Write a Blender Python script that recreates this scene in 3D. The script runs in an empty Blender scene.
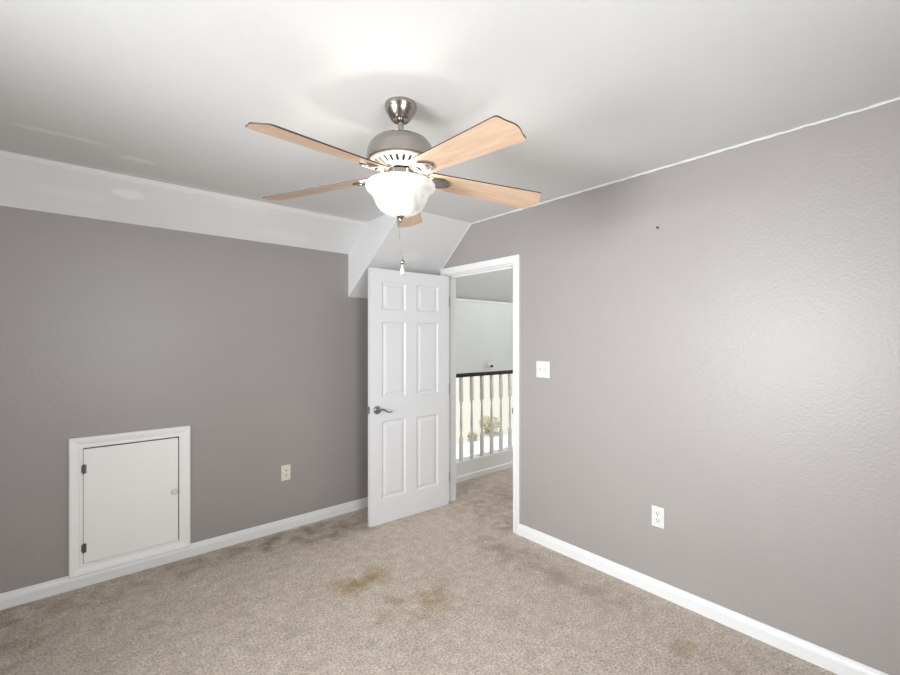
import bpy, bmesh, math, random
from mathutils import Vector, Matrix

random.seed(7)
C = bpy.context.scene.collection
S = bpy.context.scene

# ------------------------------------------------------------------ camera
cam_d = bpy.data.cameras.new('camera')
cam_d.sensor_width = 36.0
cam_d.lens = 36.0 * 440.0 / 900.0
cam_d.shift_y = 2.5 / 900.0
cam_d.clip_start = 0.02
cam_d.clip_end = 300
cam = bpy.data.objects.new('camera', cam_d)
C.objects.link(cam)
cam.location = (0, 0, 1.458)
cam.rotation_euler = (math.radians(90), 0, math.radians(49.4 - 90))
S.camera = cam

# ------------------------------------------------------------------ exposure, world, sun, window daylight, hall fill
S.view_settings.view_transform = 'Standard'
S.view_settings.look = 'None'
S.view_settings.gamma = 1.0
S.view_settings.use_curve_mapping = False
S.view_settings.exposure = 0.0

w = bpy.data.worlds.new('world')
S.world = w
w.use_nodes = True
bg = w.node_tree.nodes['Background']
bg.inputs['Color'].default_value = (0.90, 0.95, 1.0, 1)
bg.inputs['Strength'].default_value = 1.0


def lamp(name, kind, loc, rot, energy, color, **kw):
    d = bpy.data.lights.new(name, kind)
    d.energy = energy
    d.color = color
    for k, v in kw.items():
        setattr(d, k, v)
    o = bpy.data.objects.new(name, d)
    C.objects.link(o)
    o.location = loc
    o.rotation_euler = rot
    return o


R = math.radians
lamp('sun', 'SUN', (0, 0, 20), (R(-38), R(28), 0), 3.2, (1, 0.97, 0.9), angle=0.01)
# daylight entering by the two bedroom windows behind the camera
lamp('daylight_west', 'AREA', (-1.73, 1.24, 1.36), (0, R(-90), 0), 50, (0.95, 0.98, 1.0),
     shape='RECTANGLE', size=1.25, size_y=1.25, spread=R(90))
lamp('daylight_south', 'AREA', (0.45, -1.03, 1.50), (R(90), 0, 0), 36, (0.95, 0.98, 1.0),
     shape='RECTANGLE', size=1.0, size_y=1.25, spread=R(140))
# daylight of the tall stair hall windows beyond the railing
lamp('daylight_hall', 'AREA', (6.2, 5.9, 0.0), (R(-90), 0, 0), 35, (1.0, 0.99, 0.94),
     shape='RECTANGLE', size=3.0, size_y=2.0)
# added fill lights, unseen, for the far stairwell wall and the upper hall
lamp('fill_stairwell', 'AREA', (6.3, 3.53, 3.85), (R(90), 0, 0), 55, (0.97, 0.99, 1.0),
     shape='RECTANGLE', size=3.0, size_y=0.4)
lamp('fill_upper_hall', 'AREA', (5.27, 2.2, 1.5), (0, R(90), 0), 24, (1.0, 0.99, 0.95),
     shape='RECTANGLE', size=1.2, size_y=1.4)

# ------------------------------------------------------------------ materials


def new_mat(name):
    m = bpy.data.materials.new(name)
    m.use_nodes = True
    nt = m.node_tree
    b = nt.nodes['Principled BSDF']
    return m, nt, b


def node(nt, kind, **kw):
    n = nt.nodes.new(kind)
    for k, v in kw.items():
        setattr(n, k, v)
    return n


def plain(name, col, rough=0.5, metal=0.0, spec=0.5, bump=0.0, bscale=200.0, bdist=0.002):
    m, nt, b = new_mat(name)
    b.inputs['Base Color'].default_value = (*col, 1)
    b.inputs['Roughness'].default_value = rough
    b.inputs['Metallic'].default_value = metal
    b.inputs['Specular IOR Level'].default_value = spec
    tc = node(nt, 'ShaderNodeTexCoord')
    nz = node(nt, 'ShaderNodeTexNoise')
    nz.inputs['Scale'].default_value = bscale
    nz.inputs['Detail'].default_value = 3
    nt.links.new(tc.outputs['Object'], nz.inputs['Vector'])
    if bump > 0:
        bp = node(nt, 'ShaderNodeBump')
        bp.inputs['Strength'].default_value = bump
        bp.inputs['Distance'].default_value = bdist
        nt.links.new(nz.outputs['Fac'], bp.inputs['Height'])
        nt.links.new(bp.outputs['Normal'], b.inputs['Normal'])
    return m


def math_node(nt, op, a, b=None, clamp=False):
    n = node(nt, 'ShaderNodeMath', operation=op)
    n.use_clamp = clamp
    for i, x in enumerate((a, b)):
        if x is None:
            continue
        if isinstance(x, (int, float)):
            n.inputs[i].default_value = x
        else:
            nt.links.new(x, n.inputs[i])
    return n.outputs[0]


def blob(nt, warped, centre, radii, edge=0.35):
    """soft-edged ellipsoid mask round a point of the object: 1 inside, 0 outside"""
    s = node(nt, 'ShaderNodeVectorMath', operation='SUBTRACT')
    nt.links.new(warped, s.inputs[0])
    s.inputs[1].default_value = centre
    d = node(nt, 'ShaderNodeVectorMath', operation='DIVIDE')
    nt.links.new(s.outputs[0], d.inputs[0])
    d.inputs[1].default_value = radii
    l = node(nt, 'ShaderNodeVectorMath', operation='LENGTH')
    nt.links.new(d.outputs[0], l.inputs[0])
    mr = node(nt, 'ShaderNodeMapRange')
    mr.interpolation_type = 'SMOOTHSTEP'
    mr.inputs['From Min'].default_value = 1.0 - edge
    mr.inputs['From Max'].default_value = 1.0 + edge
    mr.inputs['To Min'].default_value = 1.0
    mr.inputs['To Max'].default_value = 0.0
    nt.links.new(l.outputs['Value'], mr.inputs['Value'])
    return mr.outputs[0]


def warp(nt, coord, scale, amount):
    nz = node(nt, 'ShaderNodeTexNoise')
    nz.inputs['Scale'].default_value = scale
    nz.inputs['Detail'].default_value = 4
    nt.links.new(coord, nz.inputs['Vector'])
    s = node(nt, 'ShaderNodeVectorMath', operation='SUBTRACT')
    nt.links.new(nz.outputs['Color'], s.inputs[0])
    s.inputs[1].default_value = (0.5, 0.5, 0.5)
    sc = node(nt, 'ShaderNodeVectorMath', operation='SCALE')
    nt.links.new(s.outputs[0], sc.inputs[0])
    sc.inputs['Scale'].default_value = amount
    ad = node(nt, 'ShaderNodeVectorMath', operation='ADD')
    nt.links.new(coord, ad.inputs[0])
    nt.links.new(sc.outputs[0], ad.inputs[1])
    return ad.outputs[0]


def mixc(nt, fac, a, b):
    n = node(nt, 'ShaderNodeMix', data_type='RGBA')
    if isinstance(fac, (int, float)):
        n.inputs[0].default_value = fac
    else:
        nt.links.new(fac, n.inputs[0])
    for i, x in ((6, a), (7, b)):
        if isinstance(x, tuple):
            n.inputs[i].default_value = (*x, 1)
        else:
            nt.links.new(x, n.inputs[i])
    return n.outputs[2]


def wall_paint(name, base, rough, patches=(), patch_col=None, spec=0.5, bump=0.21):
    """orange-peel paint, faint roller mottling, optional touched-up patches"""
    m, nt, b = new_mat(name)
    tc = node(nt, 'ShaderNodeTexCoord')
    co = tc.outputs['Object']
    n1 = node(nt, 'ShaderNodeTexNoise')
    n1.inputs['Scale'].default_value = 1.7
    n1.inputs['Detail'].default_value = 4
    nt.links.new(co, n1.inputs['Vector'])
    k = tuple(x * 0.955 for x in base)
    k2 = tuple(min(1, x * 1.045) for x in base)
    col = mixc(nt, n1.outputs['Fac'], k, k2)
    if patches:
        wc = warp(nt, co, 16.0, 0.035)
        for c, r, f in patches:
            mk = blob(nt, wc, c, r, 0.3)
            mk = math_node(nt, 'MULTIPLY', mk, f)
            col = mixc(nt, mk, col, patch_col)
    nt.links.new(col, b.inputs['Base Color'])
    b.inputs['Roughness'].default_value = rough
    b.inputs['Specular IOR Level'].default_value = spec
    n2 = node(nt, 'ShaderNodeTexNoise')
    n2.inputs['Scale'].default_value = 95
    n2.inputs['Detail'].default_value = 2
    nt.links.new(co, n2.inputs['Vector'])
    bp = node(nt, 'ShaderNodeBump')
    bp.inputs['Strength'].default_value = bump
    bp.inputs['Distance'].default_value = 0.004
    nt.links.new(n2.outputs['Fac'], bp.inputs['Height'])
    nt.links.new(bp.outputs['Normal'], b.inputs['Normal'])
    return m


def carpet_mat():
    m, nt, b = new_mat('beige_carpet')
    tc = node(nt, 'ShaderNodeTexCoord')
    co = tc.outputs['Object']
    fine = node(nt, 'ShaderNodeTexNoise')
    fine.inputs['Scale'].default_value = 88
    fine.inputs['Detail'].default_value = 4
    fine.inputs['Roughness'].default_value = 0.9
    nt.links.new(co, fine.inputs['Vector'])
    ramp = node(nt, 'ShaderNodeValToRGB')
    ramp.color_ramp.elements[0].position = 0.34
    ramp.color_ramp.elements[0].color = (0.33, 0.272, 0.215, 1)
    ramp.color_ramp.elements[1].position = 0.62
    ramp.color_ramp.elements[1].color = (0.90, 0.79, 0.695, 1)
    nt.links.new(fine.outputs['Fac'], ramp.inputs['Fac'])
    col = ramp.outputs['Color']
    # brushed and trodden pile
    wc = warp(nt, co, 3.0, 0.5)
    big = node(nt, 'ShaderNodeTexNoise')
    big.inputs['Scale'].default_value = 3.2
    big.inputs['Detail'].default_value = 6
    big.inputs['Roughness'].default_value = 0.62
    nt.links.new(wc, big.inputs['Vector'])
    mr = node(nt, 'ShaderNodeMapRange')
    mr.inputs['From Min'].default_value = 0.50
    mr.inputs['From Max'].default_value = 0.70
    nt.links.new(big.outputs['Fac'], mr.inputs['Value'])
    dark = mixc(nt, 1.0, col, col)
    mul = node(nt, 'ShaderNodeMix', data_type='RGBA', blend_type='MULTIPLY')
    mul.inputs[0].default_value = 1.0
    nt.links.new(col, mul.inputs[6])
    mul.inputs[7].default_value = (0.66, 0.61, 0.53, 1)
    col = mixc(nt, math_node(nt, 'MULTIPLY', mr.outputs[0], 0.30), col, mul.outputs[2])
    mid = node(nt, 'ShaderNodeTexNoise')
    mid.inputs['Scale'].default_value = 15
    mid.inputs['Detail'].default_value = 5
    mid.inputs['Roughness'].default_value = 0.7
    nt.links.new(co, mid.inputs['Vector'])
    mm = node(nt, 'ShaderNodeMapRange')
    mm.inputs['From Min'].default_value = 0.35
    mm.inputs['From Max'].default_value = 0.65
    mm.inputs['To Min'].default_value = 0.84
    mm.inputs['To Max'].default_value = 1.10
    nt.links.new(mid.outputs['Fac'], mm.inputs['Value'])
    mv = node(nt, 'ShaderNodeVectorMath', operation='SCALE')
    nt.links.new(col, mv.inputs[0])
    nt.links.new(mm.outputs[0], mv.inputs['Scale'])
    col = mv.outputs[0]
    # soiled strip by the low wall, soiled places and spills
    ws = warp(nt, co, 6.0, 0.22)
    soils = [((0.35, 3.28, 0), (0.75, 0.17, 1), 0.55), ((1.35, 3.20, 0), (0.5, 0.15, 1), 0.6),
             ((1.62, 3.05, 0), (0.25, 0.10, 1), 0.5), ((-0.45, 3.0, 0), (0.4, 0.3, 1), 0.4),
             ((2.25, 2.05, 0), (0.12, 0.42, 1), 0.5), ((2.30, 1.45, 0), (0.14, 0.30, 1), 0.4),
             ((2.95, 2.75, 0), (0.50, 0.45, 1), 0.45), ((2.62, 2.32, 0), (0.16, 0.10, 1), 0.6)]
    broken = node(nt, 'ShaderNodeTexNoise')
    broken.inputs['Scale'].default_value = 9
    broken.inputs['Detail'].default_value = 5
    nt.links.new(co, broken.inputs['Vector'])
    bm_ = node(nt, 'ShaderNodeMapRange')
    bm_.inputs['From Min'].default_value = 0.38
    bm_.inputs['From Max'].default_value = 0.62
    nt.links.new(broken.outputs['Fac'], bm_.inputs['Value'])
    for c, r, f in soils:
        mk = math_node(nt, 'MULTIPLY', blob(nt, ws, c, r, 0.5), bm_.outputs[0])
        mk = math_node(nt, 'MULTIPLY', mk, f)
        mu = node(nt, 'ShaderNodeMix', data_type='RGBA', blend_type='MULTIPLY')
        mu.inputs[0].default_value = 1.0
        nt.links.new(col, mu.inputs[6])
        mu.inputs[7].default_value = (0.50, 0.45, 0.38, 1)
        col = mixc(nt, mk, col, mu.outputs[2])
    w2 = warp(nt, co, 13.0, 0.14)
    spills = [((1.255, 2.355, 0), (0.095, 0.080, 1), 0.75), ((1.435, 2.36, 0), (0.085, 0.105, 1), 0.62),
              ((1.34, 2.37, 0), (0.090, 0.050, 1), 0.55), ((1.17, 2.45, 0), (0.06, 0.05, 1), 0.4),
              ((1.555, 1.97, 0), (0.080, 0.070, 1), 0.65), ((1.50, 1.87, 0), (0.09, 0.07, 1), 0.40),
              ((1.36, 2.07, 0), (0.045, 0.060, 1), 0.55), ((1.25, 1.97, 0), (0.06, 0.05, 1), 0.45),
              ((1.36, 1.86, 0), (0.06, 0.05, 1), 0.40), ((1.68, 2.02, 0), (0.07, 0.04, 1), 0.4),
              ((2.19, 0.86, 0), (0.07, 0.05, 1), 0.5)]
    for c, r, f in spills:
        mk = math_node(nt, 'MULTIPLY', blob(nt, w2, c, r, 0.45), f)
        mu = node(nt, 'ShaderNodeMix', data_type='RGBA', blend_type='MULTIPLY')
        mu.inputs[0].default_value = 1.0
        nt.links.new(col, mu.inputs[6])
        mu.inputs[7].default_value = (0.72, 0.64, 0.46, 1)
        col = mixc(nt, mk, col, mu.outputs[2])
    nt.links.new(col, b.inputs['Base Color'])
    b.inputs['Roughness'].default_value = 1.0
    b.inputs['Specular IOR Level'].default_value = 0.1
    bp = node(nt, 'ShaderNodeBump')
    bp.inputs['Strength'].default_value = 0.75
    bp.inputs['Distance'].default_value = 0.012
    nt.links.new(fine.outputs['Fac'], bp.inputs['Height'])
    nt.links.new(bp.outputs['Normal'], b.inputs['Normal'])
    return m


def wood_mat():
    m, nt, b = new_mat('maple_blade')
    tc = node(nt, 'ShaderNodeTexCoord')
    mp = node(nt, 'ShaderNodeMapping')
    mp.inputs['Scale'].default_value = (2.2, 26, 10)
    nt.links.new(tc.outputs['Object'], mp.inputs['Vector'])
    nz = node(nt, 'ShaderNodeTexNoise')
    nz.inputs['Scale'].default_value = 2.0
    nz.inputs['Detail'].default_value = 6
    nt.links.new(mp.outputs[0], nz.inputs['Vector'])
    r = node(nt, 'ShaderNodeValToRGB')
    r.color_ramp.elements[0].position = 0.3
    r.color_ramp.elements[0].color = (0.62, 0.425, 0.29, 1)
    r.color_ramp.elements[1].position = 0.7
    r.color_ramp.elements[1].color = (0.76, 0.555, 0.40, 1)
    nt.links.new(nz.outputs['Fac'], r.inputs['Fac'])
    nt.links.new(r.outputs['Color'], b.inputs['Base Color'])
    b.inputs['Roughness'].default_value = 0.35
    return m


def nickel_mat():
    m, nt, b = new_mat('brushed_nickel')
    tc = node(nt, 'ShaderNodeTexCoord')
    mp = node(nt, 'ShaderNodeMapping')
    mp.inputs['Scale'].default_value = (3, 3, 160)
    nt.links.new(tc.outputs['Object'], mp.inputs['Vector'])
    nz = node(nt, 'ShaderNodeTexNoise')
    nz.inputs['Scale'].default_value = 4
    nt.links.new(mp.outputs[0], nz.inputs['Vector'])
    mr = node(nt, 'ShaderNodeMapRange')
    mr.inputs['To Min'].default_value = 0.16
    mr.inputs['To Max'].default_value = 0.28
    nt.links.new(nz.outputs['Fac'], mr.inputs['Value'])
    nt.links.new(mr.outputs[0], b.inputs['Roughness'])
    b.inputs['Base Color'].default_value = (0.40, 0.37, 0.345, 1)
    b.inputs['Metallic'].default_value = 1.0
    b.inputs['Anisotropic'].default_value = 0.2
    tg = node(nt, 'ShaderNodeTangent', direction_type='RADIAL', axis='Z')
    nt.links.new(tg.outputs[0], b.inputs['Tangent'])
    return m


def bowl_mat():
    m, nt, b = new_mat('lit_alabaster_glass')
    out = nt.nodes['Material Output']
    tc = node(nt, 'ShaderNodeTexCoord')
    wc = warp(nt, tc.outputs['Object'], 5.0, 0.35)
    nz = node(nt, 'ShaderNodeTexNoise')
    nz.inputs['Scale'].default_value = 7
    nz.inputs['Detail'].default_value = 5
    nt.links.new(wc, nz.inputs['Vector'])
    r = node(nt, 'ShaderNodeValToRGB')
    r.color_ramp.elements[0].position = 0.35
    r.color_ramp.elements[0].color = (0.50, 0.49, 0.45, 1)
    r.color_ramp.elements[1].position = 0.62
    r.color_ramp.elements[1].color = (0.95, 0.94, 0.90, 1)
    nt.links.new(nz.outputs['Fac'], r.inputs['Fac'])
    nt.links.new(r.outputs['Color'], b.inputs['Base Color'])
    b.inputs['Roughness'].default_value = 0.2
    nt.links.new(r.outputs['Color'], b.inputs['Emission Color'])
    b.inputs['Emission Strength'].default_value = 0.30
    tr = node(nt, 'ShaderNodeBsdfTranslucent')
    nt.links.new(r.outputs['Color'], tr.inputs['Color'])
    mx = node(nt, 'ShaderNodeMixShader')
    mx.inputs[0].default_value = 0.011
    nt.links.new(b.outputs[0], mx.inputs[1])
    nt.links.new(tr.outputs[0], mx.inputs[2])
    nt.links.new(mx.outputs[0], out.inputs['Surface'])
    return m


def glass_mat():
    m, nt, b = new_mat('window_glass')
    out = nt.nodes['Material Output']
    tr = node(nt, 'ShaderNodeBsdfTransparent')
    gl = node(nt, 'ShaderNodeBsdfGlossy')
    gl.inputs['Roughness'].default_value = 0.02
    mx = node(nt, 'ShaderNodeMixShader')
    mx.inputs[0].default_value = 0.06
    nt.links.new(tr.outputs[0], mx.inputs[1])
    nt.links.new(gl.outputs[0], mx.inputs[2])
    nt.links.new(mx.outputs[0], out.inputs['Surface'])
    return m


M = {}
M['wall'] = wall_paint('mauve_grey_paint', (0.342, 0.318, 0.308), 0.42)
M['ceil'] = wall_paint(
    'white_ceiling_paint', (0.74, 0.745, 0.745), 0.75, bump=0.10,
    patches=[((-0.05, 2.81, 2.44), (0.18, 0.024, 0.1), 0.8), ((0.267, 2.93, 2.44), (0.08, 0.032, 0.1), 0.9),
             ((0.55, 3.20, 2.44), (0.6, 0.022, 0.1), 0.6), ((1.55, 3.21, 2.44), (0.5, 0.018, 0.1), 0.6),
             ((0.257, 3.30, 2.345), (0.08, 0.06, 0.024), 0.8), ((0.8, 3.25, 2.425), (1.1, 0.05, 0.016), 0.65), ((0.0, 3.32, 2.30), (0.16, 0.06, 0.03), 0.25),
             ((1.22, 3.36, 2.25), (0.2, 0.05, 0.03), 0.3), ((0.9, 3.27, 2.39), (0.26, 0.05, 0.02), 0.3),
             ((2.16, 3.02, 2.16), (0.10, 0.05, 0.06), 0.45), ((2.27, 3.10, 2.08), (0.05, 0.03, 0.03), 0.3)],
    patch_col=(0.86, 0.86, 0.85), spec=0.3)
M['hallwall'] = wall_paint('white_hall_paint', (0.74, 0.745, 0.74), 0.7, spec=0.3)
M['trim'] = plain('white_trim_paint', (0.79, 0.795, 0.80), 0.35, bump=0.05, bscale=60)
M['door'] = plain('white_door_paint', (0.73, 0.738, 0.75), 0.38, bump=0.08, bscale=160, bdist=0.001)
M['hatch'] = plain('off_white_hatch_paint', (0.89, 0.895, 0.87), 0.5, bump=0.06, bscale=90)
M['carpet'] = carpet_mat()
M['wood'] = wood_mat()
M['edge'] = plain('dark_blade_edge', (0.06, 0.028, 0.014), 0.5)
M['nickel'] = nickel_mat()
M['dark'] = plain('dark_recess', (0.012, 0.012, 0.012), 0.6)
M['whitecast'] = plain('white_cast_metal', (0.50, 0.48, 0.45), 0.4)
M['bowl'] = bowl_mat()
M['glass'] = glass_mat()
M['plate'] = plain('white_plate_plastic', (0.68, 0.68, 0.675), 0.35)
M['cream'] = plain('cream_plate_plastic', (0.74, 0.72, 0.60), 0.35)
M['slot'] = plain('outlet_slot', (0.02, 0.02, 0.02), 0.6)
M['rail'] = plain('dark_walnut', (0.030, 0.014, 0.008), 0.6, spec=0.2, bump=0.1, bscale=40)
M['hinge'] = plain('aged_steel', (0.17, 0.165, 0.155), 0.42, metal=0.9)
M['lever'] = plain('satin_steel', (0.30, 0.30, 0.29), 0.32, metal=1.0)
M['satin'] = plain('satin_nickel_hinge', (0.55, 0.55, 0.54), 0.4, metal=0.8)
M['caulk'] = plain('white_caulk', (0.74, 0.74, 0.73), 0.6)
M['lawn'] = plain('pale_lawn', (0.64, 0.625, 0.53), 0.95, spec=0.0)
M['concrete'] = plain('pale_concrete', (0.75, 0.75, 0.72), 0.9, spec=0.0)
M['shrub'] = plain('tan_shrub_leaves', (0.80, 0.74, 0.56), 0.9, spec=0.0)
M['exterior'] = plain('pale_siding', (0.6, 0.6, 0.58), 0.9)

# ------------------------------------------------------------------ mesh helpers


def obj(name, bm, mat, parent=None, smooth=None, loc=None):
    bmesh.ops.recalc_face_normals(bm, faces=bm.faces)
    me = bpy.data.meshes.new(name)
    bm.to_mesh(me)
    bm.free()
    for m in (mat if isinstance(mat, (list, tuple)) else [mat]):
        me.materials.append(m)
    o = bpy.data.objects.new(name, me)
    C.objects.link(o)
    if parent is not None:
        o.parent = parent
    if loc is not None:
        o.location = loc
    if smooth is not None:
        for p in me.polygons:
            p.use_smooth = True
        try:
            me.set_sharp_from_angle(angle=math.radians(smooth))
        except Exception:
            pass
    return o


def tag(o, label, cat, group=None):
    o['label'] = label
    o['category'] = cat
    if group:
        o['group'] = group
    return o


def thing(name, label, cat, loc=(0, 0, 0), rotz=0, group=None):
    o = bpy.data.objects.new(name, None)
    o.empty_display_size = 0.05
    C.objects.link(o)
    o.location = loc
    o.rotation_euler = (0, 0, rotz)
    return tag(o, label, cat, group)


def struct(name, bm, mat, label=None, cat=None, parent=None, **kw):
    o = obj(name, bm, mat, parent, **kw)
    if parent is None:
        o['kind'] = 'structure'
        if label:
            tag(o, label, cat)
    return o


def add_box(bm, a, b, bevel=0.0, mi=0):
    x0, y0, z0 = [min(p, q) for p, q in zip(a, b)]
    x1, y1, z1 = [max(p, q) for p, q in zip(a, b)]
    t = bmesh.new()
    v = [t.verts.new(p) for p in ((x0, y0, z0), (x1, y0, z0), (x1, y1, z0), (x0, y1, z0),
                                  (x0, y0, z1), (x1, y0, z1), (x1, y1, z1), (x0, y1, z1))]
    for f in ((0, 3, 2, 1), (4, 5, 6, 7), (0, 1, 5, 4), (1, 2, 6, 5), (2, 3, 7, 6), (3, 0, 4, 7)):
        t.faces.new([v[i] for i in f])
    if bevel > 0:
        bmesh.ops.bevel(t, geom=t.edges[:], offset=bevel, segments=2, affect='EDGES', profile=0.5)
    merge(bm, t, mi)
    return bm


def merge(bm, t, mi=0, mtx=None):
    if mtx is not None:
        bmesh.ops.transform(t, matrix=mtx, verts=t.verts)
    mp = {}
    for v in t.verts:
        mp[v] = bm.verts.new(v.co)
    for f in t.faces:
        try:
            nf = bm.faces.new([mp[v] for v in f.verts])
            nf.material_index = mi if mi else f.material_index
        except ValueError:
            pass
    t.free()


def box(a, b, bevel=0.0):
    return add_box(bmesh.new(), a, b, bevel)


def add_lathe(bm, prof, seg=48, mtx=None, mi=0, closed=False):
    """prof: list of (r, z); r=0 makes a pole"""
    t = bmesh.new()
    rings = []
    for r, z in prof:
        if r < 1e-6:
            rings.append([t.verts.new((0, 0, z))])
        else:
            rings.append([t.verts.new((r * math.cos(2 * math.pi * i / seg), r * math.sin(2 * math.pi * i / seg), z))
                          for i in range(seg)])
    pairs = list(zip(rings[:-1], rings[1:]))
    if closed:
        pairs.append((rings[-1], rings[0]))
    for A, B in pairs:
        for i in range(seg):
            j = (i + 1) % seg
            if len(A) == 1 and len(B) == 1:
                continue
            if len(A) == 1:
                t.faces.new((A[0], B[i], B[j]))
            elif len(B) == 1:
                t.faces.new((A[i], A[j], B[0]))
            else:
                t.faces.new((A[i], A[j], B[j], B[i]))
    merge(bm, t, mi, mtx)
    return bm


def lathe(prof, seg=48, **kw):
    return add_lathe(bmesh.new(), prof, seg, **kw)


def add_tube(bm, pts, rad, seg=10, mi=0, flat=1.0):
    """tube along points with radius per point"""
    pts = [Vector(p) for p in pts]
    if isinstance(rad, (int, float)):
        rad = [rad] * len(pts)
    t = bmesh.new()
    rings = []
    up0 = Vector((0, 0, 1))
    for i, p in enumerate(pts):
        d = (pts[min(i + 1, len(pts) - 1)] - pts[max(i - 1, 0)]).normalized()
        up = up0 if abs(d.z) < 0.95 else Vector((1, 0, 0))
        s = d.cross(up).normalized()
        u = s.cross(d).normalized()
        rings.append([t.verts.new(p + s * rad[i] * math.cos(2 * math.pi * k / seg)
                                  + u * rad[i] * flat * math.sin(2 * math.pi * k / seg)) for k in range(seg)])
    for A, B in zip(rings[:-1], rings[1:]):
        for k in range(seg):
            t.faces.new((A[k], A[(k + 1) % seg], B[(k + 1) % seg], B[k]))
    t.faces.new(rings[0][::-1])
    t.faces.new(rings[-1])
    merge(bm, t, mi)
    return bm


def add_prism(bm, poly, h0, h1, fn, mi=0):
    """poly in (a, b), extruded from h0 to h1, placed by fn(a, b, h)"""
    t = bmesh.new()
    A = [t.verts.new(fn(a, b, h0)) for a, b in poly]
    B = [t.verts.new(fn(a, b, h1)) for a, b in poly]
    n = len(poly)
    t.faces.new(A)
    t.faces.new(B[::-1])
    for i in range(n):
        t.faces.new((A[i], A[(i + 1) % n], B[(i + 1) % n], B[i]))
    merge(bm, t, mi)
    return bm


def sweep_frame(path, prof, fn, closed=False):
    """mitred moulding: path is the inner edge in 2D, prof is (outward offset, height)"""
    n = len(path)
    bm = bmesh.new()
    P = [Vector(p) for p in path]
    rings = []
    for i in range(n):
        def nrm(a, b):
            d = (b - a).normalized()
            return Vector((d.y, -d.x))
        ns = []
        if closed or i > 0:
            ns.append(nrm(P[i - 1], P[i]))
        if closed or i < n - 1:
            ns.append(nrm(P[i], P[(i + 1) % n]))
        if len(ns) == 2:
            b = (ns[0] + ns[1])
            b = b / (1 + ns[0].dot(ns[1]))
        else:
            b = ns[0]
        rings.append([bm.verts.new(fn(P[i].x + b.x * o, P[i].y + b.y * o, h)) for o, h in prof])
    m = len(prof)
    cnt = n if closed else n - 1
    for i in range(cnt):
        A, B = rings[i], rings[(i + 1) % n]
        for k in range(m):
            bm.faces.new((A[k], A[(k + 1) % m], B[(k + 1) % m], B[k]))
    if not closed:
        bm.faces.new(rings[0])
        bm.faces.new(rings[-1][::-1])
    return bm


def poly_mesh(verts, faces):
    bm = bmesh.new()
    v = [bm.verts.new(p) for p in verts]
    for f in faces:
        bm.faces.new([v[i] for i in f])
    return bm


def copy_tree(o, parent=None):
    c = o.copy()
    C.objects.link(c)
    if parent is not None:
        c.parent = parent
        c.matrix_parent_inverse = o.matrix_parent_inverse.copy()
    for ch in list(o.children):
        copy_tree(ch, c)
    return c


# ------------------------------------------------------------------ the setting
XR, YL, H = 2.545, 3.395, 2.44          # right wall, low left wall, ceiling height
XW, YS = -1.70, -1.00                   # window walls behind the camera
T = 0.115
D0, D1, DH = 2.225, 3.028, 2.0365        # doorway

# floor: one carpet running on into the hall
bm = bmesh.new()
add_box(bm, (XW - 0.1, YS - 0.1, -0.20), (XR + T, YL + 0.10, 0.0))
add_box(bm, (XR + T, 0.9, -0.20), (5.3, YL + 0.10, 0.0))
struct('floor', bm, M['carpet'], 'beige cut pile carpet with brownish spill stains in front of the open door', 'floor')

# ceiling
struct('ceiling', box((XW - 0.1, YS - 0.1, H), (XR + T, YL + 0.12, H + 0.12)), M['ceil'],
       'flat white ceiling with filler patches around the fan', 'ceiling')
# the narrow slope above the low wall
xe = 1.90
struct('ceiling_slope',
       poly_mesh([(XW - 0.05, 3.241, H + .01), (XW - 0.05, YL + .02, 2.186), (XW - 0.05, YL + .02, H + .01),
                  (1.857, 3.241, H + .01), (1.774, YL, 2.186), (1.95, YL + .02, H + .01),
                  (XW - 0.05, 3.241, H), (XW - 0.05, YL, 2.186), (1.855, 3.241, H), (1.774, YL + .02, 2.186)],
                 [(6, 8, 4, 7), (0, 2, 5, 3), (0, 3, 8, 6), (7, 4, 9, 1), (1, 9, 5, 2), (0, 6, 7, 1, 2), (3, 5, 9, 4, 8)]),
       M['ceil'], 'narrow white sloped band between ceiling and low grey wall', 'ceiling')
# the deeper slope above the door, with its cheek
A_, B_, C_, D_ = (1.774, YL, 2.186), (1.774, YL, 1.823), (1.865, 2.690, H), (1.855, 3.241, H)
abm = poly_mesh([A_, B_, C_, D_,
                  (XR + .01, 2.690, H), (XR + .01, YL, 1.823),
                  (1.90, YL + .03, 2.186), (1.80, YL + .03, 1.823), (XR + .01, YL + .03, 1.823),
                  (XR + .01, 2.690, H + .02), (XR + .01, YL + .03, H + .02), (1.865, 2.690, H + .02),
                  (1.95, YL + .03, H + .02), (1.90, 3.241, H + .02)],
                 [(2, 1, 5, 4),
                  (1, 7, 8, 5), (4, 5, 8, 10, 9), (2, 4, 9, 11), (2, 11, 13, 3), (0, 3, 13, 12, 6), (0, 6, 7, 1),
                  (6, 12, 10, 8, 7), (9, 10, 12, 13, 11)])
G = 10
grid = [[abm.verts.new((1 - v) * ((1 - u) * Vector(B_) + u * Vector(C_)) + v * ((1 - u) * Vector(A_) + u * Vector(D_)))
         for u in [i / G for i in range(G + 1)]] for v in [k / G for k in range(G + 1)]]
for r_ in range(G):
    for q_ in range(G):
        abm.faces.new((grid[r_][q_], grid[r_][q_ + 1], grid[r_ + 1][q_ + 1], grid[r_ + 1][q_]))
bmesh.ops.remove_doubles(abm, verts=abm.verts, dist=1e-5)
struct('ceiling_alcove', abm, M['ceil'], 'deep white sloped soffit with triangular cheek above the open door', 'ceiling', smooth=12)

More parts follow.
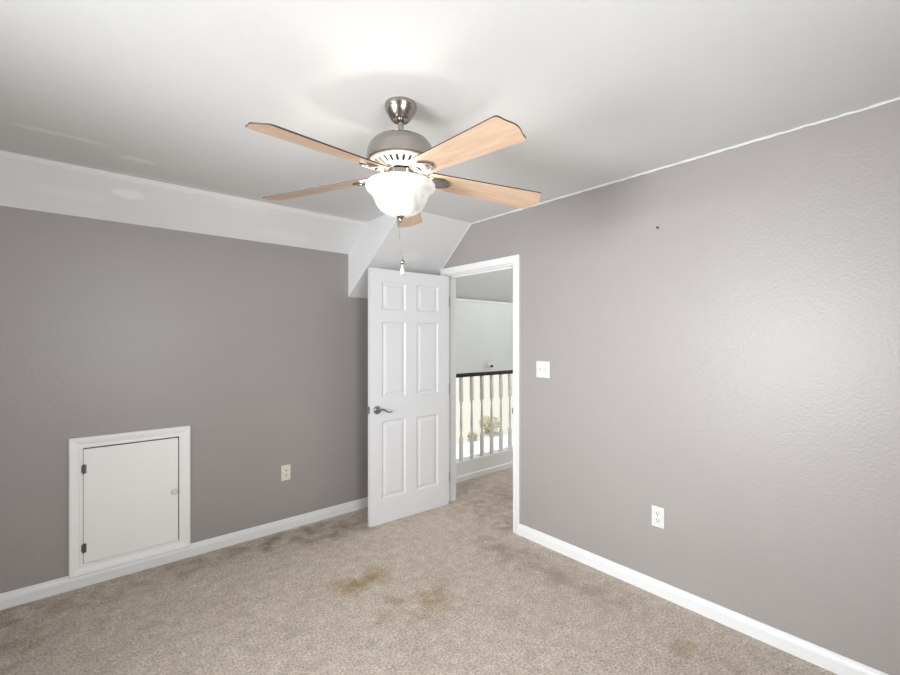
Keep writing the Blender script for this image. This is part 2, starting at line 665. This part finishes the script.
# walls
struct('wall_left', box((XW - 0.1, YL, -0.2), (XR, YL + 0.10, H + .05)), M['wall'],
       'low mauve grey wall with the small access hatch', 'wall')
bm = bmesh.new()
add_box(bm, (XR, YS - 0.1, -0.2), (XR + T, D0, H + .05))
add_box(bm, (XR, D1, -0.2), (XR + T, YL + 0.10, H + .05))
add_box(bm, (XR, D0, DH), (XR + T, D1, H + .05))
struct('wall_right', bm, M['wall'], 'light grey wall with the doorway, switch plate and white outlet', 'wall')


def wall_with_hole(name, axis, p0, p1, lo, hi, hole, label):
    """axis 'x': plane x=p0..p1, runs along y; axis 'y': plane y=p0..p1, runs along x"""
    u0, u1, v0, v1 = hole
    bm = bmesh.new()
    for (a0, a1, z0, z1) in ((lo, u0, -0.2, H + .05), (u1, hi, -0.2, H + .05), (u0, u1, -0.2, v0), (u0, u1, v1, H + .05)):
        if axis == 'x':
            add_box(bm, (p0, a0, z0), (p1, a1, z1))
        else:
            add_box(bm, (a0, p0, z0), (a1, p1, z1))
    return struct(name, bm, M['wall'], label, 'wall')


WW = (0.615, 1.865, 0.735, 1.985)
WS = (-0.05, 0.95, 0.875, 2.125)
wall_with_hole('wall_west', 'x', XW - 0.1, XW, YS - 0.1, YL, WW, 'grey window wall behind the camera')
wall_with_hole('wall_south', 'y', YS - 0.1, YS, XW, XR, WS, 'grey wall with a window opposite the low wall')


def window(name, axis, p, hole, label, mull=True):
    u0, u1, v0, v1 = hole
    bm = bmesh.new()

    def bx(a0, a1, z0, z1, d0, d1):
        if axis == 'x':
            add_box(bm, (p + d0, a0, z0), (p + d1, a1, z1), 0.003)
        else:
            add_box(bm, (a0, p + d0, z0), (a1, p + d1, z1), 0.003)
    f = 0.035
    s = -1
    bx(u0, u0 + f, v0, v1, s * .085, s * .045)
    bx(u1 - f, u1, v0, v1, s * .085, s * .045)
    bx(u0 + f, u1 - f, v0, v0 + f, s * .085, s * .045)
    bx(u0 + f, u1 - f, v1 - f, v1, s * .085, s * .045)
    bx(u0 + f, u1 - f, (v0 + v1) / 2 - .015, (v0 + v1) / 2 + .015, s * .08, s * .05)
    o = struct(name, bm, M['trim'], label, 'window')
    g = bmesh.new()
    if axis == 'x':
        add_box(g, (p - .068, u0 + f, v0 + f), (p - .062, u1 - f, v1 - f))
    else:
        add_box(g, (u0 + f, p - .068, v0 + f), (u1 - f, p - .062, v1 - f))
    obj('pane', g, M['glass'], o)
    return o


window('window_1', 'x', XW, WW, 'white framed window behind the camera facing the light grey wall')
window('window_2', 'y', YS, WS, 'white framed window behind the camera facing the low wall')

# ------------------------------------------------------------------ hall and open stairwell beyond the doorway
HX = 5.3
struct('wall_hall_south', box((XR + T, 0.9, -0.2), (HX, 1.0, H)), M['hallwall'], 'white side wall of the hall', 'wall')
struct('ceiling_hall', box((XR + T, 0.9, H), (HX, YL + .1, H + .12)), M['ceil'], 'white flat ceiling of the hall', 'ceiling')
struct('wall_hall_east', box((HX, 0.9, -0.2), (HX + .1, YL + .1, H)), M['hallwall'], 'white end wall of the hall', 'wall')
GY = 6.0
GX0, GX1, GZ = XR + T, 9.6, -2.75
LEDGE = 2.203
HW = (4.55, 8.6, -1.35, 0.84)
bm = bmesh.new()
for (a0, a1, z0, z1) in ((GX0, HW[0], GZ, LEDGE), (HW[1], GX1, GZ, LEDGE), (HW[0], HW[1], GZ, HW[2]), (HW[0], HW[1], HW[3], LEDGE)):
    add_box(bm, (a0, GY, z0), (a1, GY + .12, z1))
struct('wall_stairwell_north', bm, M['hallwall'], 'bright white wall seen through the doorway above the railing', 'wall')
struct('trim_ledge', box((GX0, GY - .012, LEDGE - .03), (GX1, GY + .05, LEDGE + .012), .003), M['trim'],
       'thin white ledge along the top of the far stairwell wall', 'trim')
bm = bmesh.new()
add_prism(bm, [(GY + .12, LEDGE), (3.40, 4.32), (3.40, 4.45), (GY + .12, LEDGE + .13)], GX0 - .1, GX1,
          lambda a, b, h: (h, a, b))
struct('ceiling_stairwell', bm, M['hallwall'], 'grey shaded sloping ceiling of the stairwell seen at the top of the doorway', 'ceiling')
struct('wall_stairwell_west', box((GX0 - .10, YL + .10, GZ), (GX0, GY + .12, 4.4)), M['hallwall'], 'white west wall of the stairwell', 'wall')
struct('wall_stairwell_east', box((GX1, YL, GZ), (GX1 + .1, GY + .12, 4.4)), M['hallwall'], 'white east wall of the stairwell', 'wall')
bm = bmesh.new()
add_box(bm, (GX0, YL + .0, GZ), (GX1, YL + .10, -0.2))
add_box(bm, (GX0, YL + .0, H + .12), (GX1, YL + .10, 4.4))
add_box(bm, (HX, YL + .0, -.2), (GX1, YL + .10, H + .12))
struct('wall_stairwell_south', bm, M['hallwall'], 'white wall below the upper hall railing', 'wall')
struct('floor_stairwell', box((GX0, YL, GZ - .1), (GX1, GY + .12, GZ)), M['concrete'], 'pale lower floor of the stairwell', 'floor')
# tall window of the stairwell
bm = bmesh.new()
u0, u1, v0, v1 = HW
f = 0.05
for (a0, a1, z0, z1) in ((u0, u0 + f, v0, v1), (u1 - f, u1, v0, v1), (u0 + f, u1 - f, v0, v0 + f), (u0 + f, u1 - f, v1 - f, v1)):
    add_box(bm, (a0, GY + .03, z0), (a1, GY + .08, z1), .004)
o = struct('window_3', bm, M['trim'], 'wide bright window of the stairwell seen between the balusters', 'window')
obj('pane', box((u0 + f, GY + .052, v0 + f), (u1 - f, GY + .058, v1 - f)), M['glass'], o)
# outdoors
struct('ground', box((-60, -60, GZ - .35), (90, 90, GZ - .15)), M['lawn'], 'pale sunlit lawn outside the stairwell window', 'ground')
struct('ground_driveway', box((0, 7.5, GZ - .16), (40, 13.6, GZ - .12)), M['concrete'], 'white concrete drive outside the stairwell window', 'ground')


def leafy(bm, centre, rad, n, size):
    for _ in range(n):
        u = Vector((random.gauss(0, 1), random.gauss(0, 1), random.gauss(0, 1))).normalized()
        rr = random.random() ** 0.35
        p = Vector(centre) + Vector((u.x * rad[0], u.y * rad[1], u.z * rad[2])) * rr
        a = Vector((random.gauss(0, 1), random.gauss(0, 1), random.gauss(0, 1))).normalized() * size
        b_ = a.cross(Vector((random.gauss(0, 1), random.gauss(0, 1), random.gauss(0, 1))).normalized())
        vs = [bm.verts.new(p + q) for q in (-a, b_ * .5, a, -b_ * .5)]
        bm.faces.new(vs)


gz = GZ - .15
for (sx, sy, rr, lb) in ((15.0, 14.6, .50, 'large tan shrub on the lawn behind the balusters'),
                         (13.25, 13.95, .20, 'small tan shrub beside the drive behind the balusters')):
    t = thing('garden_shrub', lb, 'shrub', (sx, sy, gz), 0, 'shrubs outside the stairwell window')
    bm = bmesh.new()
    leafy(bm, (0, 0, rr * .8), (rr, rr, rr * .75), 420, .10)
    obj('foliage', bm, M['shrub'], t)
    bm = bmesh.new()
    for k in range(5):
        a = k * 1.26
        add_tube(bm, [(0.03 * math.cos(a), .03 * math.sin(a), 0), (rr * .4 * math.cos(a), rr * .4 * math.sin(a), rr)], [.02, .008], 6)
    obj('stem', bm, M['rail'], t)

# ------------------------------------------------------------------ trim
BASE = [(0, 0), (.014, 0), (.014, .052), (.0115, .056), (.0115, .060), (.008, .070), (.006, .080), (.003, .0835), (0, .0835)]


def baseboard(name, p0, p1, fn, label):
    bm = bmesh.new()
    add_prism(bm, BASE, p0, p1, fn)
    return struct(name, bm, M['trim'], label, 'baseboard')


CASING = [(0, 0), (0, .010), (.004, .0125), (.013, .0125), (.017, .0100), (.024, .0115), (.036, .0155),
          (.050, .0185), (.058, .0185), (.064, .0145), (.064, 0)]
baseboard('baseboard_left', XW, XR, lambda a, b, h: (h, YL - a, b), 'white baseboard along the low mauve grey wall')
baseboard('baseboard_right', YS, D0 - .056 - .006, lambda a, b, h: (XR - a, h, b), 'white baseboard along the light grey wall')
baseboard('baseboard_west', YS, YL, lambda a, b, h: (XW + a, h, b), 'white baseboard below the window behind the camera')
baseboard('baseboard_south', XW, XR, lambda a, b, h: (h, YS + a, b), 'white baseboard below the window facing the low wall')

# door casing and jamb
rv = 0.006
bm = sweep_frame([(D1 + rv, 0), (D1 + rv, DH + rv), (D0 - rv, DH + rv), (D0 - rv, 0)],
                 [(o_ * .875, h_) for o_, h_ in CASING], lambda a, b, h: (XR - h, a, b))
# check outward side
cs = struct('trim_1', bm, M['trim'], 'white moulded casing around the open doorway', 'door casing')
bm = bmesh.new()
j = .018
add_box(bm, (XR - .002, D0 - .004, 0), (XR + T + .002, D0 + j - .012, DH))
add_box(bm, (XR - .002, D1 - j + .012, 0), (XR + T + .002, D1 + .004, DH))
add_box(bm, (XR - .002, D0, DH - .006), (XR + T + .002, D1, DH + .004))
# door stop
add_box(bm, (XR + .042, D0 + .004, 0), (XR + .075, D0 + .016, DH - .006), .002)
add_box(bm, (XR + .042, D1 - .018, 0), (XR + .075, D1 - .004, DH - .006), .002)
add_box(bm, (XR + .042, D0 + .016, DH - .018), (XR + .075, D1 - .018, DH - .004), .002)
jamb = struct('trim_2', bm, M['trim'], 'white door jamb with stop inside the doorway', 'door jamb')
bm = box((XR - .001, D0 + .0055, .89), (XR + .030, D0 + .0075, .95))
add_box(bm, (XR - .012, D0 + .004, .90), (XR + .002, D0 + .0075, .94), .001)
obj('strike_plate', bm, M['lever'], jamb)
for hz in (.22, 1.02, 1.80):
    bm = box((XR + .002, D1 - .0085, hz - .045), (XR + .040, D1 - .0055, hz + .045))
    obj('hinge_leaf', bm, M['satin'], jamb)

# caulk bead between ceiling and light grey wall
bm = bmesh.new()
pts, rad = [], []
y = YS
while y < 2.70:
    pts.append((XR - .004, y, H - .004 - random.random() * .003))
    rad.append(.0045 + random.random() * .0035)
    y += .035
add_tube(bm, pts, rad, 6)
struct('trim_3', bm, M['caulk'], 'rough white caulk line where the light grey wall meets the ceiling', 'trim')
bm = bmesh.new()
pts, rad = [], []
for k in range(24):
    q = k / 23
    pts.append((XR - .003, 2.69 + q * .66, H - q * .66 * .875 - .003))
    rad.append(.003 + random.random() * .002)
add_tube(bm, pts, rad, 6)
struct('trim_4', bm, M['caulk'], 'white caulk line along the soffit slope above the doorway', 'trim')

# ------------------------------------------------------------------ six panel door, open into the room
DW, DT, DZ = 0.780, 0.035, 2.019


def door_leaf():
    bm = bmesh.new()
    xs = [0, .118, .345, .450, .677, DW]          # from hinge side
    zs = [0, .195, .812, .999, 1.602, 1.697, 1.917, DZ]
    panel = {(1, 1), (3, 1), (1, 3), (3, 3), (1, 5), (3, 5)}
    for face_y, sgn in ((DT, -1), (0.0, 1)):
        for i in range(5):
            for k in range(7):
                x0, x1, z0, z1 = xs[i], xs[i + 1], zs[k], zs[k + 1]
                if (i, k) not in panel:
                    bm.faces.new([bm.verts.new(p) for p in ((x0, face_y, z0), (x1, face_y, z0), (x1, face_y, z1), (x0, face_y, z1))])
                    continue
                rings = []
                for ins, dep in ((0, 0), (.003, .0030), (.008, .0075), (.013, .0095), (.020, .0095), (.042, .0030), (.046, .0022)):
                    yy = face_y + sgn * dep
                    rings.append([bm.verts.new(p) for p in ((x0 + ins, yy, z0 + ins), (x1 - ins, yy, z0 + ins),
                                                            (x1 - ins, yy, z1 - ins), (x0 + ins, yy, z1 - ins))])
                for A, B in zip(rings[:-1], rings[1:]):
                    for q in range(4):
                        bm.faces.new((A[q], A[(q + 1) % 4], B[(q + 1) % 4], B[q]))
                bm.faces.new(rings[-1])
    for (a, b) in (((0, 0), (DW, 0)), ((DW, 0), (DW, DZ)), ((DW, DZ), (0, DZ)), ((0, DZ), (0, 0))):
        bm.faces.new([bm.verts.new(p) for p in ((a[0], 0, a[1]), (b[0], 0, b[1]), (b[0], DT, b[1]), (a[0], DT, a[1]))])
    bmesh.ops.remove_doubles(bm, verts=bm.verts, dist=1e-5)
    return bm


door = struct('door_1', door_leaf(), M['door'], 'white six panel door standing open into the room', 'door')
door.location = (2.533, 3.006, 0.002)
door.rotation_euler = (0, 0, R(178.0))


def lever_set(side):
    """rosette and wavy lever on one face; side +1 = the face towards the room"""
    bm = bmesh.new()
    cx, cz = DW - .062, .906
    y0 = DT if side > 0 else 0.0
    mt = Matrix.Translation((cx, y0, cz)) @ Matrix.Rotation(R(-90 * side), 4, 'X')
    add_lathe(bm, [(0, 0), (.0325, 0), (.0325, .004), (.030, .008), (.022, .011), (.014, .0125), (.0115, .016),
                   (.0115, .046), (.009, .050), (0, .051)], 32, mtx=mt)
    pts, rr = [], []
    for q in range(13):
        s = q / 12
        pts.append((cx - .004 - s * .108, y0 + side * (.044 - .006 * math.sin(s * 3.1)), cz + .004 - .022 * (s ** 1.0) + .008 * math.sin(s * 6.28) ))
        rr.append(.0095 - .0045 * s)
    add_tube(bm, pts, rr, 10, flat=.9)
    return bm


obj('door_handle', lever_set(1), M['lever'], door, smooth=40)
obj('door_handle', lever_set(-1), M['lever'], door, smooth=40)
bm = box((DW - .001, .005, .880), (DW + .0015, .030, .936))
obj('latch_plate', bm, M['lever'], door)
bm = bmesh.new()
add_prism(bm, [(DW, .012), (DW + .012, .014), (DW + .012, .016), (DW, .024)], .900, .918, lambda a, b, h: (a, b, h))
obj('latch_bolt', bm, M['lever'], door)
for hz in (.22, 1.02, 1.80):
    bm = bmesh.new()
    add_tube(bm, [(-.006, -.004, hz - .045), (-.006, -.004, hz + .045)], .006, 12)
    add_box(bm, (-.0045, 0, hz - .045), (-.0005, .032, hz + .045))
    obj('hinge', bm, M['satin'], door)

# ------------------------------------------------------------------ knee wall access hatch
t = thing('access_hatch', 'small white square access hatch low in the mauve grey wall', 'hatch', (0.2925, YL, .08))
hx0, hx1, hz0, hz1 = -.247, .243, .052, .738     # opening, local
hatch_fn = lambda a, b, h: (a, -h, b)
bm = sweep_frame([(hx0, hz0), (hx1, hz0), (hx1, hz1), (hx0, hz1)], CASING, hatch_fn, closed=True)
fr = obj('hatch_frame', bm, M['hatch'], t)
bm = bmesh.new()
add_box(bm, (hx0 + .002, -.014, hz0 + .003), (hx1 - .006, -.001, hz1 - .007), .0015)
pn = obj('hatch_door', bm, M['hatch'], t)
obj('hatch_recess', box((hx0 - .001, -.003, hz0 - .001), (hx1 + .001, .0, hz1 + .001)), M['dark'], t)
bm = bmesh.new()
mt = Matrix.Translation((hx1 - .030, -.014, .385)) @ Matrix.Rotation(R(90), 4, 'X')
add_lathe(bm, [(0, 0), (.011, 0), (.009, .006), (.010, .012), (.018, .017), (.0205, .023), (.017, .029), (.007, .032), (0, .0325)], 24, mtx=mt)
obj('knob', bm, M['plate'], pn, smooth=50)
for hz in (.148, .615):
    bm = bmesh.new()
    add_box(bm, (hx0 + .004, -.017, hz - .026), (hx0 + .016, -.0135, hz + .026), .001)
    add_box(bm, (hx0 - .008, -.015, hz - .020), (hx0 + .003, -.010, hz + .020), .001)
    add_tube(bm, [(hx0 + .002, -.018, hz - .028), (hx0 + .002, -.018, hz + .028)], .0052, 10)
    obj('hinge', bm, M['hinge'], pn)

# ------------------------------------------------------------------ outlets and switch


def rounded_plate(w, h, d, bev=.004):
    return box((-w / 2, -d, -h / 2), (w / 2, 0, h / 2), bev)


def outlet(name, label, mat, loc, rotz):
    t = thing(name, label, 'outlet', loc, rotz)
    obj('cover_plate', rounded_plate(.072, .117, .006, .0025), mat, t)
    for s in (1, -1):
        bm = bmesh.new()
        poly = []
        for k in range(28):
            a = 2 * math.pi * k / 28
            poly.append((max(-.0172, min(.0172, .0195 * math.cos(a))), max(-.0135, min(.0135, .0165 * math.sin(a))) + s * .0195))
        add_prism(bm, poly, -.0055, -.0085, lambda a, b, h: (a, h, b))
        rc = obj('receptacle', bm, mat, t)
        bm = bmesh.new()
        z = s * .0195
        add_box(bm, (-.0085, -.0092, z - .002), (-.0055, -.008, z + .0085))
        add_box(bm, (.0055, -.0092, z - .001), (.0085, -.008, z + .0075))
        mt = Matrix.Translation((0, -.008, z - .0075)) @ Matrix.Rotation(R(90), 4, 'X')
        add_lathe(bm, [(0, 0), (.0033, 0), (.0033, .0012), (0, .0012)], 12, mtx=mt)
        obj('slots', bm, M['slot'], rc)
    bm = bmesh.new()
    mt = Matrix.Translation((0, -.006, 0)) @ Matrix.Rotation(R(90), 4, 'X')
    add_lathe(bm, [(0, 0), (.0032, 0), (.0025, .0012), (0, .0014)], 12, mtx=mt)
    obj('screw', bm, mat, t)
    return t


outlet('wall_outlet', 'cream outlet low on the mauve grey wall between hatch and door', M['cream'], (1.245, YL, .438), 0)
outlet('wall_outlet', 'white outlet low on the light grey wall below the switch side', M['plate'], (XR, 1.137, .446), R(-90))

t = thing('light_switch', 'white double toggle switch plate on light grey wall beside the doorway', 'switch', (XR, 1.948, 1.248), R(-90))
obj('cover_plate', rounded_plate(.117, .117, .006, .0025), M['plate'], t)
for s in (-1, 1):
    bm = bmesh.new()
    add_prism(bm, [(-.0055, -.011), (-.0055, .011), (-.014, .0085), (-.0165, .0035), (-.0065, -.009)],
              s * .023 - .005, s * .023 + .005, lambda a, b, h: (h, a, b))
    obj('toggle', bm, M['plate'], t)
    bm = bmesh.new()
    add_box(bm, (s * .023 - .0065, -.0064, -.0125), (s * .023 + .0065, -.0058, .0125))
    obj('toggle_slot', bm, M['cream'], t)
    for z in (-.030, .030):
        bm = bmesh.new()
        mt = Matrix.Translation((s * .023, -.006, z)) @ Matrix.Rotation(R(90), 4, 'X')
        add_lathe(bm, [(0, 0), (.003, 0), (.0023, .0011), (0, .0013)], 10, mtx=mt)
        obj('screw', bm, M['plate'], t)

# nails left in the walls
bm = bmesh.new()
mt = Matrix.Translation((XR, 1.137, 2.100)) @ Matrix.Rotation(R(-90), 4, 'Y')
add_lathe(bm, [(0, -.004), (.0016, -.004), (.0016, .012), (.0058, .012), (.0058, .0145), (0, .015)], 12, mtx=mt)
tag(obj('nail', bm, M['slot']), 'black nail head high on the light grey wall above the outlet', 'nail')

# ------------------------------------------------------------------ hall railing
RY = 3.425
struct('trim_5', box((GX0, YL - .02, 0), (HX, YL + .095, .198), .003), M['trim'],
       'white curb below the hall railing', 'trim')
bm = bmesh.new()
add_prism(bm, [(0, 0), (.013, 0), (.013, .052), (.006, .060), (0, .062)], GX0, HX, lambda a, b, h: (h, YL - .02 - a, b))
struct('baseboard_hall', bm, M['trim'], 'low white baseboard at the foot of the hall curb', 'baseboard')
rail = thing('hall_railing', 'white baluster railing with dark wood handrail beyond the doorway', 'railing', (GX0, RY, .198))
bm = bmesh.new()
add_prism(bm, [(-.028, .872), (.028, .872), (.031, .884), (.030, .898), (.020, .908), (-.020, .908), (-.030, .898), (-.031, .884)],
          0, HX - GX0, lambda a, b, h: (h, a, b))
obj('handrail', bm, M['rail'], rail)


def baluster_bm():
    bm = bmesh.new()
    q = .016
    add_box(bm, (-q, -q, 0), (q, q, .235), .002)
    add_box(bm, (-q, -q, .612), (q, q, .873), .002)
    prof = [(0, .233), (.015, .235), (.0155, .240), (.011, .246), (.0155, .252), (.0155, .258), (.0105, .265), (.0125, .300),
            (.0150, .345), (.0148, .400), (.0125, .480), (.0100, .560), (.0095, .578), (.0150, .584), (.0150, .590),
            (.0108, .597), (.0150, .606), (.015, .612), (0, .614)]
    add_lathe(bm, prof, 16)
    return bm


b0 = obj('baluster', baluster_bm(), M['trim'], rail, smooth=35)
xs0 = 3.090 - GX0
b0.location = (xs0 - 2 * .152, 0, 0)
k = 1
while xs0 + (k - 2) * .152 < HX - GX0 - .05:
    c = b0.copy()
    C.objects.link(c)
    c.parent = rail
    c.location = (xs0 + (k - 2) * .152, 0, 0)
    k += 1

# small fixture on the far wall
t = thing('wall_spotlight', 'tiny grey spotlight with dark lens on far white wall above the handrail', 'light fixture', (6.10, GY, .975))
bm = bmesh.new()
mt = Matrix.Translation((0, 0, .02)) @ Matrix.Rotation(R(90), 4, 'X')
add_lathe(bm, [(0, 0), (.045, 0), (.043, .010), (.02, .016), (0, .016)], 20, mtx=mt)
obj('mount', bm, M['plate'], t)
bm = bmesh.new()
add_tube(bm, [(-.095, -.10, .005), (-.03, -.085, .045), (.085, -.07, .075)], [.018, .030, .022], 12, flat=.55)
add_tube(bm, [(0, -.005, .02), (0, -.08, .045)], [.012, .012], 10)
obj('shade', bm, M['cream'], t, smooth=50)
bm = bmesh.new()
bmesh.ops.create_uvsphere(bm, u_segments=14, v_segments=10, radius=.027, matrix=Matrix.Translation((.015, -.10, -.02)))
obj('lens', bm, M['dark'], t, smooth=60)

# ------------------------------------------------------------------ ceiling fan
FX, FY = 1.04, 1.53
fan = thing('ceiling_fan', 'brushed nickel ceiling fan with five light wood blades and lit glass bowl', 'ceiling fan', (FX, FY, H))


def fz(z):
    return z - H


obj('canopy', lathe([(0, 0), (.066, 0), (.0665, -.004), (.0665, -.016), (.064, -.020), (.0635, -.024), (.058, -.036),
                     (.046, -.056), (.037, -.066), (.034, -.068), (.024, -.066), (0, -.062)], 48), M['nickel'], fan, smooth=35)
obj('downrod', lathe([(.0, -.05), (.013, -.05), (.013, -.135), (0, -.135)], 24), M['nickel'], fan, smooth=35)
obj('motor_housing', lathe([(0, fz(2.314)), (.018, fz(2.314)), (.024, fz(2.308)), (.030, fz(2.3035)), (.060, fz(2.302)), (.090, fz(2.295)),
                            (.114, fz(2.282)), (.131, fz(2.261)), (.139, fz(2.237)), (.1405, fz(2.215)), (.1395, fz(2.200)),
                            (.135, fz(2.196)), (.120, fz(2.198)), (0, fz(2.205))], 64), M['nickel'], fan, smooth=40)
# slotted vent ring under the motor
bm = bmesh.new()
N = 26
prof = [(.128, 2.1975), (.122, 2.189), (.075, 2.169), (.060, 2.167)]
add_lathe(bm, [(.129, fz(2.199)), (.127, fz(2.192)), (.118, fz(2.1865)), (.116, fz(2.192))], 60, closed=True)
add_lathe(bm, [(.082, fz(2.178)), (.080, fz(2.171)), (.058, fz(2.166)), (.056, fz(2.174))], 60, closed=True)
for k in range(N):
    a = 2 * math.pi * k / N
    w0, w1 = .0072, .0048
    e = Vector((math.cos(a), math.sin(a), 0))
    s = Vector((-math.sin(a), math.cos(a), 0))
    vs = []
    for r_, z_, ww in ((.119, 2.1865, w0), (.080, 2.1705, w1)):
        for dz in (0, .006):
            for q in (-1, 1):
                vs.append(bm.verts.new(e * r_ + s * ww * q + Vector((0, 0, fz(z_ + dz)))))
    for f in ((0, 1, 5, 4), (2, 6, 7, 3), (0, 4, 6, 2), (1, 3, 7, 5), (0, 2, 3, 1), (4, 5, 7, 6)):
        bm.faces.new([vs[i] for i in f])
obj('vent_ring', bm, M['whitecast'], fan)
obj('vent_recess', lathe([(0, fz(2.1985)), (.119, fz(2.198)), (.117, fz(2.1965)), (.070, fz(2.190)), (0, fz(2.189))], 48), M['dark'], fan)
obj('flywheel', lathe([(0, fz(2.191)), (.052, fz(2.191)), (.052, fz(2.158)), (0, fz(2.158))], 40), M['dark'], fan)
obj('switch_housing', lathe([(0, fz(2.160)), (.058, fz(2.160)), (.063, fz(2.156)), (.063, fz(2.122)), (.068, fz(2.118)),
                             (.075, fz(2.114)), (.075, fz(2.110)), (.03, fz(2.110)), (0, fz(2.110))], 48), M['nickel'], fan, smooth=35)
# glass bowl, thin walled, open at the top
outer = [(.1425, 2.105), (.1450, 2.100), (.1448, 2.092), (.141, 2.083), (.133, 2.074), (.123, 2.067), (.1165, 2.060), (.1130, 2.050),
         (.1085, 2.036), (.100, 2.018), (.086, 2.001), (.065, 1.987), (.038, 1.977), (.012, 1.974)]
inner = [(r - .004 if r > .02 else r, z + .004) for r, z in outer][::-1]
obj('glass_bowl', lathe([(r, fz(z)) for r, z in outer] + [(r, fz(z)) for r, z in inner], 64, closed=True), M['bowl'], fan, smooth=40)
obj('finial', lathe([(0, fz(1.980)), (.016, fz(1.978)), (.0165, fz(1.973)), (.010, fz(1.965)), (.0065, fz(1.957)), (.007, fz(1.953)),
                     (.003, fz(1.948)), (0, fz(1.947))], 24), M['nickel'], fan, smooth=40)
# pull chain with its fob
bm = bmesh.new()
px, py = -.010, .006
z = 1.955
k = 0
while z > 1.793:
    q = (1.955 - z) / .16
    bmesh.ops.create_icosphere(bm, subdivisions=1, radius=.0021,
                               matrix=Matrix.Translation((px * (1 - q) + .006 * q, py * (1 - q) - .004 * q, fz(z))))
    z -= .0046
pc = obj('pull_chain', bm, M['nickel'], fan, smooth=80)
bm = bmesh.new()
mt = Matrix.Translation((.006, -.004, 0))
add_lathe(bm, [(0, fz(1.794)), (.004, fz(1.793)), (.0075, fz(1.789)), (.0085, fz(1.783)), (.0070, fz(1.777)), (.003, fz(1.773)), (0, fz(1.773))], 16, mtx=mt)
obj('bead', bm, M['nickel'], pc, smooth=50)
bm = bmesh.new()
add_lathe(bm, [(0, fz(1.774)), (.003, fz(1.772)), (.005, fz(1.764)), (.0085, fz(1.750)), (.0095, fz(1.741)), (.0075, fz(1.733)), (0, fz(1.730))], 16, mtx=mt)
obj('fob', bm, M['plate'], pc, smooth=50)


def blade_bm():
    """blade along +x, pitched by the object's own rotation about x; wood faces, dark edge"""
    r0, r1 = .118, .640
    pts = []
    root = [(r0, -.052), (r0 - .004, -.030), (r0 - .006, 0), (r0 - .004, .030), (r0, .052)]
    top = []
    n = 12
    for i in range(1, n):
        s = i / n
        top.append((r0 + (r1 - .035 - r0) * s, .052 + .018 * s))
    # bracket shaped tip
    tip = [(.612, .0705), (.622, .0690), (.629, .0640), (.632, .0555), (.6335, .046), (.638, .034), (.644, .022), (.648, .010), (.649, 0)]
    tip_full = tip + [(x, -y) for x, y in tip[::-1][1:]]
    bot = [(x, -y) for x, y in top[::-1]]
    poly = root + top + tip_full + bot
    bm = bmesh.new()
    h = .0026
    poly = [(x * 1.013 if x > .3 else x, y) for x, y in poly]
    Tv = [bm.verts.new((x, y, h)) for x, y in poly]
    Bv = [bm.verts.new((x, y, -h)) for x, y in poly]
    f1 = bm.faces.new(Tv)
    f2 = bm.faces.new(Bv[::-1])
    for i in range(len(poly)):
        j2 = (i + 1) % len(poly)
        f = bm.faces.new((Tv[i], Tv[j2], Bv[j2], Bv[i]))
        f.material_index = 1
    return bm


def iron_bm():
    """arm from the flywheel and the elongated plate below the blade root"""
    bm = bmesh.new()
    pts = [(.045, 0, .020), (.065, 0, .017), (.082, 0, .006), (.096, 0, -.008), (.112, 0, -.010), (.140, 0, -.010)]
    add_tube(bm, pts, [.013, .012, .011, .011, .012, .010], 10, flat=.45)
    hexa = [(x - .037, y) for x, y in ((.135, -.012), (.165, -.034), (.215, -.036), (.252, -.018), (.262, 0), (.252, .018),
                                       (.215, .036), (.165, .034), (.135, .012), (.130, 0))]
    t = bmesh.new()
    rings = []
    for sc, z in ((1.0, -.0034), (1.0, -.0075), (.90, -.0115), (.80, -.0115), (.74, -.0090)):
        rings.append([t.verts.new((.160 + (x - .160) * sc, y * sc, z)) for x, y in hexa])
    n = len(hexa)
    t.faces.new(rings[0])
    for A, B in zip(rings[:-1], rings[1:]):
        for i in range(n):
            t.faces.new((A[i], A[(i + 1) % n], B[(i + 1) % n], B[i]))
    t.faces.new(rings[-1][::-1])
    merge(bm, t)
    for x, y in ((.133, -.014), (.133, .014), (.188, 0)):
        add_lathe(bm, [(0, 0), (.005, 0), (.0045, -.003), (0, -.0036)], 12, mtx=Matrix.Translation((x, y, -.009)))
    return bm


PITCH = R(-13)
blade0 = obj('blade', blade_bm(), [M['wood'], M['edge']], fan)
iron0 = obj('blade_iron', iron_bm(), M['nickel'], blade0, smooth=35)
for k in range(5):
    b = blade0 if k == 0 else blade0.copy()
    if k:
        C.objects.link(b)
        b.parent = fan
        ir = iron0.copy()
        C.objects.link(ir)
        ir.parent = b
    b.rotation_mode = 'ZYX'
    ang = R(-93.0 + 72 * k + (1.0, 0, 0, 0, -2.0)[k])
    b.rotation_mode = 'QUATERNION'
    b.rotation_quaternion = (Matrix.Rotation(ang, 4, 'Z') @ Matrix.Rotation(R(4.0), 4, 'Y') @ Matrix.Rotation(PITCH, 4, 'X')).to_quaternion()
    b.location = (0, 0, fz(2.150))
# the two bulbs in the bowl
for k in range(2):
    a = R(232 + 180 * k)
    l = lamp('bulb', 'POINT', (.090 * math.cos(a), .090 * math.sin(a), fz(2.078)), (0, 0, 0), 2.3, (1.0, .95, .87), shadow_soft_size=.018)
    l.parent = fan
